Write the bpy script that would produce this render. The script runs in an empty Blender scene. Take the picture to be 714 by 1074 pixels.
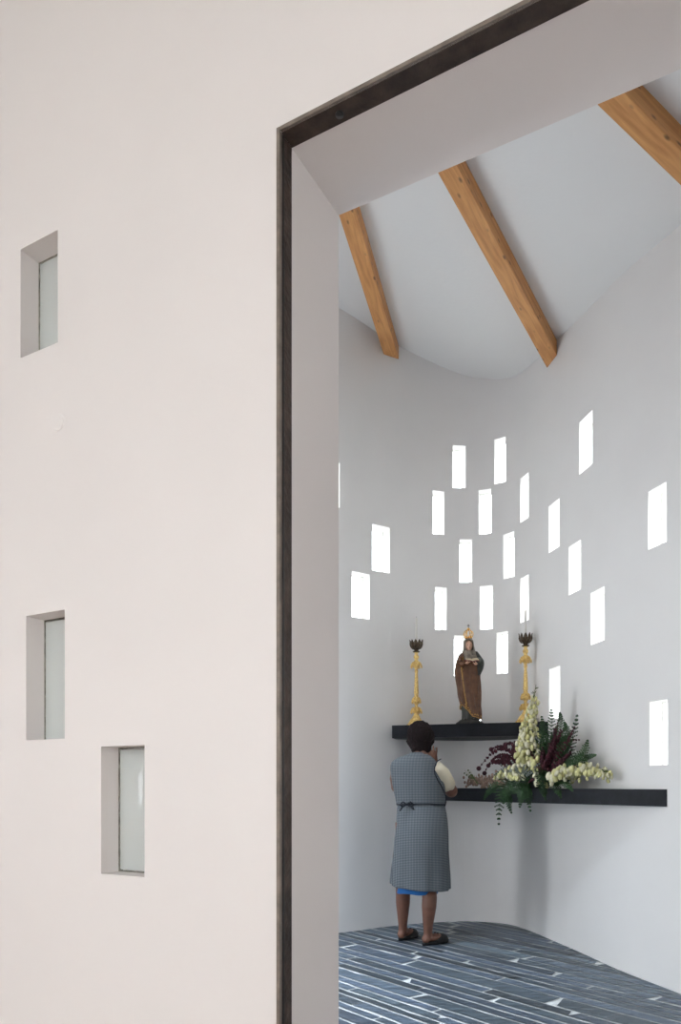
import bpy, bmesh, math, random
from mathutils import Vector, Matrix, noise
random.seed(7)
C = bpy.context.scene.collection
F, CX, YH, H = 760.0, 357.0, 824.0, 1.11      # focal length (px), principal x, horizon y, eye height (m)
def at(x, y, Y): return Vector(((x-CX)/F*Y, Y, H+(YH-y)/F*Y))
V = Vector
# ------------------------------------------------------------------ materials
def mat(name, col, rough=.6, metal=0, bump=0, bscale=40, var=0, vscale=8, spec=.5, coat=0, trans=0):
    m = bpy.data.materials.new(name); m.use_nodes = True
    nt = m.node_tree; b = nt.nodes['Principled BSDF']
    b.inputs['Base Color'].default_value = (*col, 1); b.inputs['Roughness'].default_value = rough
    b.inputs['Metallic'].default_value = metal; b.inputs['Specular IOR Level'].default_value = spec
    b.inputs['Coat Weight'].default_value = coat
    tc = nt.nodes.new('ShaderNodeTexCoord')
    if bump:
        n = nt.nodes.new('ShaderNodeTexNoise'); n.inputs['Scale'].default_value = bscale; n.inputs['Detail'].default_value = 4
        nt.links.new(tc.outputs['Object'], n.inputs['Vector'])
        bp = nt.nodes.new('ShaderNodeBump'); bp.inputs['Strength'].default_value = bump; bp.inputs['Distance'].default_value = .01
        nt.links.new(n.outputs['Fac'], bp.inputs['Height']); nt.links.new(bp.outputs['Normal'], b.inputs['Normal'])
    if var:
        n = nt.nodes.new('ShaderNodeTexNoise'); n.inputs['Scale'].default_value = vscale; n.inputs['Detail'].default_value = 5
        nt.links.new(tc.outputs['Object'], n.inputs['Vector'])
        r = nt.nodes.new('ShaderNodeValToRGB')
        r.color_ramp.elements[0].position = .3; r.color_ramp.elements[1].position = .7
        r.color_ramp.elements[0].color = (*[max(0, c*(1-var)) for c in col], 1)
        r.color_ramp.elements[1].color = (*[min(1, c*(1+var)) for c in col], 1)
        nt.links.new(n.outputs['Fac'], r.inputs['Fac']); nt.links.new(r.outputs['Color'], b.inputs['Base Color'])
    return m
M = {}
M['plaster'] = mat('plaster', (.82,.80,.785), .85, bump=.10, bscale=9, var=.012, vscale=3, spec=.2)
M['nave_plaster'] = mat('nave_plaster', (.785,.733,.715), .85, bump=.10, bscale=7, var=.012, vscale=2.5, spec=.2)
M['ceil'] = mat('ceiling_paint', (.82,.81,.80), .8, bump=.12, bscale=30, spec=.2)
M['nave_floor'] = mat('clay_floor', (.62,.50,.43), .6, var=.1)
M['ground'] = mat('pale_terrace', (.6,.6,.58), .9, var=.06)
M['steel'] = mat('brown_steel', (.062,.043,.034), .5, .35, spec=.3, bump=.3, bscale=60, var=.35, vscale=25)
M['lip'] = mat('steel_edge', (.23,.19,.16), .5, .5, var=.25, vscale=30)
M['shelf'] = mat('dark_slate_slab', (.009,.0105,.014), .5, spec=.2, bump=.25, bscale=35, var=.25, vscale=20)
M['mortar'] = mat('window_mortar', (.27,.25,.21), .95, bump=.9, bscale=80, var=.4, vscale=60)
M['pale_mortar'] = mat('pale_mortar', (.62,.61,.58), .95, bump=.6, bscale=80, var=.15, vscale=60)
M['gold'] = mat('gilded_wood', (.95,.56,.20), .40, .3, bump=.35, bscale=140, var=.35, vscale=70)
M['oldgold'] = mat('old_gold_trim', (.42,.23,.06), .45, .4, var=.4, vscale=90)
M['goldb'] = mat('bright_gold', (.85,.50,.13), .25, .8)
M['bronze'] = mat('aged_bronze', (.085,.060,.038), .45, .6, var=.5, vscale=60)
M['wax'] = mat('candle_wax', (.74,.71,.66), .5)
M['skin'] = mat('brown_skin', (.19,.084,.054), .5, bump=.1, bscale=60, var=.14, vscale=18)
M['hair'] = mat('black_hair', (.012,.006,.006), .75, spec=.2, bump=1.0, bscale=110)
M['cream'] = mat('cream_cotton', (.70,.62,.47), .9, bump=.3, bscale=50)
M['blue'] = mat('blue_cotton', (.018,.14,.42), .8, bump=.2)
M['navy'] = mat('dark_piping', (.012,.014,.022), .8)
M['shoe'] = mat('black_slipper', (.010,.009,.009), .7, bump=.3, bscale=90)
M['mantle'] = mat('painted_brown_mantle', (.115,.046,.019), .5, bump=.5, bscale=60, var=.35, vscale=28)
M['tunic'] = mat('painted_dark_tunic', (.026,.028,.022), .5, var=.4, vscale=30)
M['veil'] = mat('painted_grey_veil', (.22,.18,.14), .6, bump=.4, bscale=80, var=.25, vscale=40)
M['face'] = mat('painted_skin', (.72,.42,.29), .45)
M['page'] = mat('book_pages', (.68,.56,.38), .6)
M['cover'] = mat('red_book_cover', (.20,.02,.02), .5)
M['stone'] = mat('dark_rock_base', (.035,.032,.028), .7, bump=.9, bscale=50, var=.4, vscale=40)
M['leaf'] = mat('fern_green', (.022,.062,.016), .5, var=.4, vscale=25)
M['leafd'] = mat('deep_green_leaf', (.012,.036,.014), .5, var=.4, vscale=25)
M['silver'] = mat('silver_leaf', (.30,.33,.29), .85, var=.2, vscale=40)
M['bell'] = mat('cream_petals', (.64,.61,.29), .55, var=.22, vscale=22)
M['bellw'] = mat('white_petals', (.74,.70,.50), .55, var=.12, vscale=22)
M['pinkbud'] = mat('dusty_pink_buds', (.30,.20,.15), .7, var=.35, vscale=40)
M['wine'] = mat('burgundy_plume', (.055,.006,.014), .75, bump=.8, bscale=200, var=.5, vscale=40)
M['stem'] = mat('green_stem', (.10,.13,.04), .6)
M['pot'] = mat('dark_floral_bowl', (.02,.022,.02), .5, var=.2)
M['white'] = mat('eye_white', (.6,.58,.55), .3); M['dark'] = mat('black_pupil', (.01,.01,.01), .3)
M['lips'] = mat('lips', (.20,.05,.045), .5)
M['patch'] = mat('plaster_cap', (.785,.737,.72), .85, spec=.2)
def glass_mat():
    m = bpy.data.materials.new('window_glass'); m.use_nodes = True; nt = m.node_tree; nt.nodes.clear()
    o = nt.nodes.new('ShaderNodeOutputMaterial'); mx = nt.nodes.new('ShaderNodeMixShader')
    t = nt.nodes.new('ShaderNodeBsdfTransparent'); t.inputs['Color'].default_value = (.965,.985,.975,1)
    g = nt.nodes.new('ShaderNodeBsdfGlossy'); g.inputs['Roughness'].default_value = .05
    fr = nt.nodes.new('ShaderNodeFresnel'); fr.inputs['IOR'].default_value = 1.45
    ge = nt.nodes.new('ShaderNodeNewGeometry'); sb = nt.nodes.new('ShaderNodeMath'); sb.operation = 'SUBTRACT'; sb.inputs[0].default_value = 1
    ml = nt.nodes.new('ShaderNodeMath'); ml.operation = 'MULTIPLY'
    nt.links.new(ge.outputs['Backfacing'], sb.inputs[1]); nt.links.new(fr.outputs[0], ml.inputs[0]); nt.links.new(sb.outputs[0], ml.inputs[1])
    nt.links.new(ml.outputs[0], mx.inputs[0]); nt.links.new(t.outputs[0], mx.inputs[1]); nt.links.new(g.outputs[0], mx.inputs[2])
    nt.links.new(mx.outputs[0], o.inputs['Surface']); return m
M['glass'] = glass_mat()
def milky():
    m = M['glass'].copy(); m.name = 'milky_glass'; nt = m.node_tree; mx = [n for n in nt.nodes if n.type == 'MIX_SHADER'][0]
    t = [n for n in nt.nodes if n.type == 'BSDF_TRANSPARENT'][0]; d = nt.nodes.new('ShaderNodeBsdfDiffuse'); d.inputs['Color'].default_value = (.85,.86,.835,1)
    m2 = nt.nodes.new('ShaderNodeMixShader'); m2.inputs[0].default_value = .42; [n for n in nt.nodes if n.type == 'BSDF_GLOSSY'][0].inputs['Roughness'].default_value = .004
    nt.links.new(t.outputs[0], m2.inputs[1]); nt.links.new(d.outputs[0], m2.inputs[2]); nt.links.new(m2.outputs[0], mx.inputs[1]); return m
M['milky'] = milky()
def wood_mat():
    m = bpy.data.materials.new('pine_beam'); m.use_nodes = True; nt = m.node_tree; b = nt.nodes['Principled BSDF']; L = nt.links.new
    b.inputs['Roughness'].default_value = .5
    tc = nt.nodes.new('ShaderNodeTexCoord')
    mp = nt.nodes.new('ShaderNodeMapping'); mp.inputs['Scale'].default_value = (1.2, 14, 14); L(tc.outputs['Object'], mp.inputs['Vector'])
    n = nt.nodes.new('ShaderNodeTexNoise'); n.inputs['Scale'].default_value = 3; n.inputs['Detail'].default_value = 6; n.inputs['Distortion'].default_value = .6
    L(mp.outputs[0], n.inputs['Vector'])
    r = nt.nodes.new('ShaderNodeValToRGB'); r.color_ramp.elements[0].position = .3; r.color_ramp.elements[1].position = .72
    r.color_ramp.elements[0].color = (.52,.22,.065,1); r.color_ramp.elements[1].color = (.78,.40,.15,1); L(n.outputs['Fac'], r.inputs['Fac'])
    mp2 = nt.nodes.new('ShaderNodeMapping'); mp2.inputs['Scale'].default_value = (5, 13, 13); L(tc.outputs['Object'], mp2.inputs['Vector'])
    v = nt.nodes.new('ShaderNodeTexVoronoi'); v.inputs['Scale'].default_value = 1.6; L(mp2.outputs[0], v.inputs['Vector'])
    k = nt.nodes.new('ShaderNodeValToRGB'); k.color_ramp.elements[0].position = .07; k.color_ramp.elements[1].position = .20
    k.color_ramp.elements[0].color = (.22,.22,.22,1); k.color_ramp.elements[1].color = (1,1,1,1); L(v.outputs['Distance'], k.inputs['Fac'])
    mx = nt.nodes.new('ShaderNodeMix'); mx.data_type = 'RGBA'; mx.blend_type = 'MULTIPLY'; mx.inputs['Factor'].default_value = .85
    L(r.outputs[0], mx.inputs['A']); L(k.outputs[0], mx.inputs['B']); L(mx.outputs['Result'], b.inputs['Base Color']); return m
M['wood'] = wood_mat()
def check_mat():
    m = bpy.data.materials.new('blue_check_cloth'); m.use_nodes = True; nt = m.node_tree; b = nt.nodes['Principled BSDF']; L = nt.links.new
    b.inputs['Roughness'].default_value = .9
    tc = nt.nodes.new('ShaderNodeTexCoord'); sp = nt.nodes.new('ShaderNodeSeparateXYZ'); L(tc.outputs['Object'], sp.inputs[0])
    def stripe(out, per):
        a = nt.nodes.new('ShaderNodeMath'); a.operation = 'MULTIPLY'; a.inputs[1].default_value = 2*math.pi/per; L(out, a.inputs[0])
        s = nt.nodes.new('ShaderNodeMath'); s.operation = 'SINE'; L(a.outputs[0], s.inputs[0])
        g = nt.nodes.new('ShaderNodeMapRange'); g.inputs['From Min'].default_value = -.5; g.inputs['From Max'].default_value = .5; L(s.outputs[0], g.inputs['Value']); return g.outputs[0]
    a = stripe(sp.outputs['X'], .0095); c = stripe(sp.outputs['Z'], .0105)
    m1 = nt.nodes.new('ShaderNodeMath'); m1.operation = 'ADD'; L(a, m1.inputs[0]); L(c, m1.inputs[1])
    d = nt.nodes.new('ShaderNodeMath'); d.operation = 'MULTIPLY'; d.inputs[1].default_value = .5; L(m1.outputs[0], d.inputs[0])
    r = nt.nodes.new('ShaderNodeValToRGB'); e = r.color_ramp.elements
    e[0].color = (.028,.032,.038,1); e[1].color = (.23,.25,.265,1); x = e.new(.5); x.color = (.10,.115,.13,1)
    L(d.outputs[0], r.inputs[0]); L(r.outputs[0], b.inputs['Base Color']); return m
M['check'] = check_mat()
def slate_mat():
    m = bpy.data.materials.new('blue_slate'); m.use_nodes = True; nt = m.node_tree; b = nt.nodes['Principled BSDF']; L = nt.links.new
    at_ = nt.nodes.new('ShaderNodeAttribute'); at_.attribute_name = 'tone'
    tc = nt.nodes.new('ShaderNodeTexCoord'); n = nt.nodes.new('ShaderNodeTexNoise'); n.inputs['Scale'].default_value = 9; n.inputs['Detail'].default_value = 7
    mp = nt.nodes.new('ShaderNodeMapping'); mp.inputs['Rotation'].default_value = (0,0,.89); mp.inputs['Scale'].default_value = (1,3,1)
    L(tc.outputs['Object'], mp.inputs[0]); L(mp.outputs[0], n.inputs['Vector'])
    r = nt.nodes.new('ShaderNodeValToRGB'); e = r.color_ramp.elements; e[0].position = .35; e[1].position = .7
    e[0].color = (.60,.60,.60,1); e[1].color = (1.35,1.35,1.35,1); L(n.outputs['Fac'], r.inputs[0])
    mx = nt.nodes.new('ShaderNodeMix'); mx.data_type = 'RGBA'; mx.blend_type = 'MULTIPLY'; mx.inputs['Factor'].default_value = 1
    L(at_.outputs['Color'], mx.inputs['A']); L(r.outputs[0], mx.inputs['B']); L(mx.outputs['Result'], b.inputs['Base Color'])
    b.inputs['Roughness'].default_value = .46; b.inputs['Specular IOR Level'].default_value = .7
    bp = nt.nodes.new('ShaderNodeBump'); bp.inputs['Strength'].default_value = .35; bp.inputs['Distance'].default_value = .01
    L(n.outputs['Fac'], bp.inputs['Height']); L(bp.outputs[0], b.inputs['Normal']); return m
M['slate'] = slate_mat()
M['grout'] = mat('floor_mortar', (.66,.67,.66), .9, var=.15, vscale=30, bump=.4)
# ------------------------------------------------------------------ helpers
def tag(o, label=None, cat=None, group=None, kind=None):
    if label: o['label'] = label
    if cat: o['category'] = cat
    if group: o['group'] = group
    if kind: o['kind'] = kind
    return o
def empty(name, loc, rz=0):
    o = bpy.data.objects.new(name, None); C.objects.link(o); o.location = loc; o.rotation_euler = (0,0,rz); o.empty_display_size = .05; return o
def obj(name, bm, m, parent=None, smooth=True, loc=None):
    me = bpy.data.meshes.new(name); bmesh.ops.recalc_face_normals(bm, faces=bm.faces)
    for f in bm.faces: f.smooth = smooth
    bm.to_mesh(me); bm.free(); me.materials.append(M[m])
    o = bpy.data.objects.new(name, me); C.objects.link(o)
    if parent: o.parent = parent
    if loc: o.location = loc
    return o
def box(bm, c, s, R=None, jit=0):
    R = R or Matrix.Identity(3); vs = []
    for x in (-.5,.5):
        for y in (-.5,.5):
            for z in (-.5,.5): vs.append(bm.verts.new(V(c)+R@V((x*s[0], y*s[1], z*s[2]))))
    for f in ((0,1,3,2),(4,6,7,5),(0,4,5,1),(2,3,7,6),(0,2,6,4),(1,5,7,3)): bm.faces.new([vs[i] for i in f])
    return vs
def loft(bm, rings, n=24, fold=None, caps=(True, True), a0=0, a1=2*math.pi):
    """rings: (z,cx,cy,rx,ry) ; fold(a,t,i)->(radius factor, dz)"""
    rows = []; full = abs(a1-a0-2*math.pi) < 1e-6; m = n if full else n+1
    for i, (z,cx,cy,rx,ry) in enumerate(rings):
        row = []
        for k in range(m):
            a = a0+(a1-a0)*k/n; f, dz = fold(a, i/(len(rings)-1), i) if fold else (1,0)
            row.append(bm.verts.new((cx+rx*f*math.cos(a), cy+ry*f*math.sin(a), z+dz)))
        rows.append(row)
    for r0, r1 in zip(rows, rows[1:]):
        for k in range(n):
            bm.faces.new((r0[k], r0[(k+1)%m], r1[(k+1)%m], r1[k]))
    if full:
        if caps[0]: bm.faces.new(rows[0][::-1])
        if caps[1]: bm.faces.new(rows[-1])
    return rows
def smooth_rings(rs, n):
    """catmull-rom interpolation of ring tuples"""
    out = []
    for i in range(len(rs)-1):
        p0 = rs[max(i-1,0)]; p1 = rs[i]; p2 = rs[i+1]; p3 = rs[min(i+2,len(rs)-1)]
        for k in range(n):
            t = k/n
            out.append(tuple(.5*((2*b)+(-a+c)*t+(2*a-5*b+4*c-d)*t*t+(-a+3*b-3*c+d)*t**3) for a,b,c,d in zip(p0,p1,p2,p3)))
    out.append(tuple(rs[-1])); return out
def tube(bm, pts, rads, n=10, caps=True):
    pts = [V(p) for p in pts]
    if not hasattr(rads, '__len__'): rads = [rads]*len(pts)
    rows = []; up = V((0.013,.02,1))
    for i, p in enumerate(pts):
        d = (pts[min(i+1,len(pts)-1)]-pts[max(i-1,0)]).normalized()
        if abs(d.dot(up.normalized())) > .97: up = V((0,1,.02)) if abs(d.z) > .5 else V((0,0,1))
        x = d.cross(up).normalized(); y = x.cross(d).normalized(); up = y
        rows.append([bm.verts.new(p+rads[i]*(math.cos(2*math.pi*k/n)*x+math.sin(2*math.pi*k/n)*y)) for k in range(n)])
    for r0, r1 in zip(rows, rows[1:]):
        for k in range(n): bm.faces.new((r0[k], r0[(k+1)%n], r1[(k+1)%n], r1[k]))
    if caps: bm.faces.new(rows[0][::-1]); bm.faces.new(rows[-1])
def ball(bm, c, r, R=None, seg=14, rg=9):
    r = r if hasattr(r, '__len__') else (r,r,r)
    R = R or Matrix.Identity(3); c = V(c); nv = bm.verts.new
    top = nv(c+R@V((0,0,r[2]))); bot = nv(c-R@V((0,0,r[2]))); rows = []
    for i in range(1,rg):
        th = math.pi*i/rg; st, ct = math.sin(th), math.cos(th)
        rows.append([nv(c+R@V((r[0]*st*math.cos(2*math.pi*k/seg), r[1]*st*math.sin(2*math.pi*k/seg), r[2]*ct))) for k in range(seg)])
    nf = bm.faces.new
    for k in range(seg):
        k2 = (k+1)%seg; nf((top, rows[0][k], rows[0][k2])); nf((bot, rows[-1][k2], rows[-1][k]))
        for a, b in zip(rows, rows[1:]): nf((a[k], b[k], b[k2], a[k2]))
def bez(p0, p1, p2, n): return [V(p0)*(1-t)**2+V(p1)*2*t*(1-t)+V(p2)*t*t for t in [i/n for i in range(n+1)]]
def applied(o):
    dg = bpy.context.evaluated_depsgraph_get(); dg.update()
    me = bpy.data.meshes.new_from_object(o.evaluated_get(dg)); o.modifiers.clear(); o.data = me
def cut(o, cutters):
    bm = bmesh.new()
    for c, s, R in cutters: box(bm, c, s, R)
    k = obj('cutter', bm, 'plaster', smooth=False)
    md = o.modifiers.new('cut', 'BOOLEAN'); md.object = k; md.operation = 'DIFFERENCE'; md.solver = 'EXACT'
    applied(o); bpy.data.objects.remove(k)
def voxel(o, size, it=3, fac=.5):
    md = o.modifiers.new('r', 'REMESH'); md.mode = 'VOXEL'; md.voxel_size = size; md.use_smooth_shade = True
    sm = o.modifiers.new('s', 'SMOOTH'); sm.iterations = it; sm.factor = fac
    applied(o)
def frame2(t):           # rotation whose x axis runs along the plan direction t
    t = V((t[0], t[1], 0)).normalized(); nrm = V((-t.y, t.x, 0)); return Matrix((t, nrm, V((0,0,1)))).transposed()
# ------------------------------------------------------------------ plan of the chapel
def floorpt(x, y):
    Y = H*F/(y-YH); return V(((x-CX)/F*Y, Y))
key = [V(p) for p in [(-2.75,3.35),(-2.78,3.9),(-2.55,4.45),(-2.0,4.86),(-1.3,5.08),(-.65,5.2)]]
key += [floorpt(*p) for p in [(354.7,978.7),(413,971),(476,966.4),(513,967.2),(538,970.5),(556,976.5),(574,984),(612,1000.5),(654,1019.5),(714,1042.6)]]
key += [V((2.02,2.95)), V((2.2,2.0)), V((2.3,1.2)), V((2.32,.62))]
plan = []
for i in range(len(key)-1):
    p0,p1,p2,p3 = key[max(i-1,0)],key[i],key[i+1],key[min(i+2,len(key)-1)]
    for k in range(12):
        t = k/12; plan.append(.5*((2*p1)+(-p0+p2)*t+(2*p0-5*p1+4*p2-p3)*t*t+(-p0+3*p1-3*p2+p3)*t**3))
plan.append(key[-1])
for _ in range(10): plan = [plan[0]]+[(plan[i-1]+plan[i]*2+plan[i+1])/4 for i in range(1,len(plan)-1)]+[plan[-1]]
def hit(o, d):           # where a plan ray first meets the chapel wall
    best = None
    for a, b in zip(plan, plan[1:]):
        e = b-a; den = d.x*e.y-d.y*e.x
        if abs(den) < 1e-9: continue
        w = a-o; t = (w.x*e.y-w.y*e.x)/den; s = (w.x*d.y-w.y*d.x)/den
        if t > 0 and -1e-6 <= s <= 1+1e-6 and (best is None or t < best): best = t
    return o+d*(best or 0)
def wallray(x): return hit(V((0,0)), V(((x-CX)/F, 1)))
def offset(pl, r):
    out = []
    for i in range(len(pl)):
        t = (pl[min(i+1,len(pl)-1)]-pl[max(i-1,0)]).normalized(); out.append(pl[i]+V((-t.y, t.x))*r)
    return out
CA, CB, CC = 4.300, -.2685, .0742
def ceil_z(x, y): return CA+CB*x+CC*y
WT = .135
FW = V((-.145,1.75)); wd = V((.8786,-.4775)); wn = V((.4775,.8786)); FT = .293; OH = 2.69
def fw(s, n=0): return FW+wd*s+wn*n
# apse wall
bm = bmesh.new(); outer = offset(plan, WT); rows = []
for p, q in zip(plan, outer):
    zt = ceil_z(p.x,p.y)+.12
    rows.append([bm.verts.new((p.x,p.y,0)), bm.verts.new((p.x,p.y,zt)), bm.verts.new((q.x,q.y,zt)), bm.verts.new((q.x,q.y,0))])
for a, b in zip(rows, rows[1:]):
    for k in range(4): bm.faces.new((a[k], a[(k+1)%4], b[(k+1)%4], b[k]))
bm.faces.new(rows[0]); bm.faces.new(rows[-1][::-1])
apse = obj('wall_apse', bm, 'plaster', smooth=False)
# windows: (x0,x1,y0,y1) measured, turned into positions on the wall
Z = lambda a,b,c,d: (340+a/1.909, 340+b/1.909, 420+c/1.909, 420+d/1.909)
wins = [Z(257,283,90,175), Z(340,363,75,165), Z(217,240,181,268), Z(309,334,178,267), Z(392,409,150,240), Z(449,471,204,299),
        Z(96,131,251,343), Z(55,91,345,436), Z(271,296,278,364), Z(358,380,265,355), Z(489,514,286,384), Z(510,537,32,138),
        Z(648,685,173,291), Z(533,561,379,485), Z(222,245,374,459), Z(311,337,371,458), Z(392,409,352,443), Z(4,31,122,212),
        (476.2,489,666.6,709), (520.4,532.4,662.6,706.3), (492,504.8,716,756), (575.8,587.2,700,754), (681,700,734.5,802.5)]
cutters = []; panes = []
for x0,x1,y0,y1 in wins:
    a, b = wallray(x0), wallray(x1); c = (a+b)/2; t = (b-a); wdt = t.length
    z1 = H+(YH-y0)/F*c.y; z0 = H+(YH-y1)/F*c.y; R = frame2(t)
    n = V((-t.y,t.x)).normalized(); cc = c+n*(WT/2)
    cutters.append(((cc.x,cc.y,(z0+z1)/2), (wdt, WT+.12, z1-z0), R)); panes.append((c+n*.095, R, wdt, z0, z1))
# glazed side door in the part of the chapel behind the nave wall
da, db = plan[4], plan[15]
dc = (da+db)/2; dt = (db-da); Rd = frame2(dt); dn = V((-dt.y,dt.x)).normalized()
DW = dt.length
cutters.append(((dc.x+dn.x*.12, dc.y+dn.y*.12, 1.15), (DW, .6, 2.2), Rd))
cut(apse, cutters); tag(apse, kind='structure')
def pane(name, c, R, w, z0, z1, th=.012, mm='pale_mortar'):
    zc = (z0+z1)/2
    bm = bmesh.new(); box(bm, (0,0,0), (w-.012, th, z1-z0-.012))
    g = obj(name, bm, 'milky' if mm == 'mortar' else 'glass', smooth=False); g.matrix_world = Matrix.Translation((c.x,c.y,zc)) @ R.to_4x4(); tag(g, kind='structure')
    bm = bmesh.new(); rnd = random.Random(int(w*1e5))
    hw, hh = w/2, (z1-z0)/2
    path = []
    N = 14
    for (ax,az),(bx_,bz) in (((-hw,-hh),(-hw,hh)),((-hw,hh),(hw,hh)),((hw,hh),(hw,-hh)),((hw,-hh),(-hw,-hh))):
        for k in range(N): path.append((ax+(bx_-ax)*k/N, az+(bz-az)*k/N))
    rr = []
    for (x,z) in path:
        j = (.0022+rnd.random()*.0028) if mm != 'mortar' else .0008+rnd.random()*.0028
        sx = x-(math.copysign(j,x)); sz = z-(math.copysign(j,z))
        rr.append([bm.verts.new((x,-.0085,z)), bm.verts.new((sx,-.0075,sz)), bm.verts.new((sx,.008,sz)), bm.verts.new((x,.009,z))])
    for i in range(len(rr)):
        a, b = rr[i], rr[(i+1)%len(rr)]
        for k in range(4): bm.faces.new((a[k], a[(k+1)%4], b[(k+1)%4], b[k]))
    obj('mortar_joint', bm, mm, g, smooth=False); return g
for i, (c,R,w,z0,z1) in enumerate(panes): pane('window_%d' % (i+1), c, R, w, z0, z1)
# glazed side door
d1 = empty('door_1', (dc.x+dn.x*.08, dc.y+dn.y*.08, .05), math.atan2(dt.y,dt.x)); tag(d1, kind='structure')
bm = bmesh.new(); box(bm, (0,0,1.1), (DW-.1,.012,2.1)); obj('glass_pane', bm, 'glass', d1, False)
bm = bmesh.new()
for x in (-DW/2+.03, 0, DW/2-.03): box(bm, (x,0,1.1), (.06,.05,2.2))
for z in (.03,2.17): box(bm, (0,0,z), (DW,.05,.06))
obj('door_frame', bm, 'steel', d1, False)
bm = bmesh.new(); tube(bm, [(.06,-.03,1.0),(.06,-.07,1.0),(.16,-.07,1.0)], .009); obj('door_handle', bm, 'lip', d1)
# nave wall with the doorway
SL, SR = -3.6, 3.2
c = (fw(SL)+fw(SR))/2+wn*(FT/2); Rw = frame2(wd)
bm = bmesh.new(); box(bm, (c.x,c.y,2.6), (SR-SL, FT, 5.2), Rw)
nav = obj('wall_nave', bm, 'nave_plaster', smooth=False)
ops = []; OW = 1.75
def fwbox(s0,s1,z0,z1,n0=-.3,n1=.6):
    c = fw((s0+s1)/2,(n0+n1)/2); return ((c.x,c.y,(z0+z1)/2), (s1-s0,n1-n0,z1-z0), Rw)
ops.append(fwbox(0,OW,-.1,OH))
def s_of(x):             # position along the nave wall of an image column
    u = (x-CX)/F; return (u*FW.y-FW.x)/(wd.x-u*wd.y)
fwin = []
for x0,x1,yt,yb in [(21.5,60.5,(262,240.5),(375.5,359.3)), (27.4,67.8,(646,639.5),(776.5,774.5)), (106,151.5,(783,781.5),(917.8,918.6))]:
    s0, s1 = s_of(x0), s_of(x1); Y0, Y1 = fw(s0).y, fw(s1).y
    zt = H+((YH-yt[0])*Y0+(YH-yt[1])*Y1)/2/F; zb = H+((YH-yb[0])*Y0+(YH-yb[1])*Y1)/2/F
    ops.append(fwbox(s0,s1,zb,zt)); fwin.append((s0,s1,zb,zt))
cut(nav, ops); tag(nav, kind='structure')
# chapel side of the nave wall is painted like the apse
for i, (s0,s1,zb,zt) in enumerate(fwin):
    c = fw((s0+s1)/2, .074); pane('window_%d' % (i+24), c, Rw, s1-s0, zb, zt, .016, 'mortar')
# steel lining round the doorway: jambs and head
def liner(name, s0,s1,z0,z1,n0,n1,m,parent):
    bm = bmesh.new(); c, s, R = fwbox(s0,s1,z0,z1,n0,n1); vs = box(bm, c, s, R)
    bmesh.ops.bevel(bm, geom=bm.edges[:], offset=.0012, segments=1, affect='EDGES'); return obj(name, bm, m, parent, False)
fr = empty('trim_1', (0,0,0)); tag(fr, kind='structure')
TH = .010; DP = .052
liner('jamb_plate', -TH*.2, .0, 0, OH, .004, DP, 'steel', fr); liner('jamb_plate', OW, OW+.004, 0, OH, .004, DP, 'steel', fr)
liner('head_plate', -.003, OW, OH-.001, OH+.003, .004, DP, 'steel', fr)
liner('edge_strip', -TH, 0.0, 0, OH+TH, -.004, .006, 'lip', fr); liner('edge_strip', OW, OW+TH, 0, OH+TH, -.004, .006, 'lip', fr)
liner('edge_strip', 0, OW, OH, OH+TH, -.004, .006, 'lip', fr)
liner('inner_bead', -.001, .0022, 0, OH, .010, .014, 'dark', fr)
s_b = s_of(350); bm = bmesh.new(); c = fw(s_b,.028)
bmesh.ops.create_cone(bm, cap_ends=True, segments=20, radius1=.010, radius2=.010, depth=.004, matrix=Matrix.Translation((c.x,c.y,OH-.002)))
obj('bolt_hole_disc', bm, 'dark', fr)  # dark disc standing in for the shaded bolt hole
# round plaster cap on the nave wall
sc = s_of(61); c = fw(sc,-.001); zc = H+(YH-443)*c.y/F
bm = bmesh.new(); bmesh.ops.create_cone(bm, cap_ends=True, segments=32, radius1=.026, radius2=.024, depth=.004, matrix=Matrix.Translation((c.x,c.y,zc))@Rw.to_4x4()@Matrix.Rotation(math.pi/2,4,'X'))
tag(obj('wall_cap', bm, 'patch', smooth=False), 'small round plastered-over cap on the cream wall below the highest window left of the doorway', 'wall cap')
def convex(pts):
    pts = sorted({(round(p.x,5),round(p.y,5)) for p in pts})
    def half(ps):
        h = []
        for p in ps:
            while len(h) > 1 and (h[-1][0]-h[-2][0])*(p[1]-h[-2][1])-(h[-1][1]-h[-2][1])*(p[0]-h[-2][0]) <= 0: h.pop()
            h.append(p)
        return h
    a = half(pts); b = half(pts[::-1]); return [V(p) for p in a[:-1]+b[:-1]]
# chapel ceiling
cp = offset(plan, .10); cp = [fw(-3.2,FT-.03)]+cp+[fw(2.9,FT-.03)]
cp = convex(offset(plan[6:], .10)+[fw(2.9,FT-.05), fw(-3.2,FT-.05)])
bm = bmesh.new(); lo = [bm.verts.new((p.x,p.y,ceil_z(p.x,p.y))) for p in cp]; hi = [bm.verts.new((p.x,p.y,ceil_z(p.x,p.y)+.1)) for p in cp]
bm.faces.new(lo[::-1]); bm.faces.new(hi)
for i in range(len(lo)): bm.faces.new((lo[i], lo[(i+1)%len(lo)], hi[(i+1)%len(lo)], hi[i]))
ceil = obj('ceiling', bm, 'ceil', smooth=False)
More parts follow.
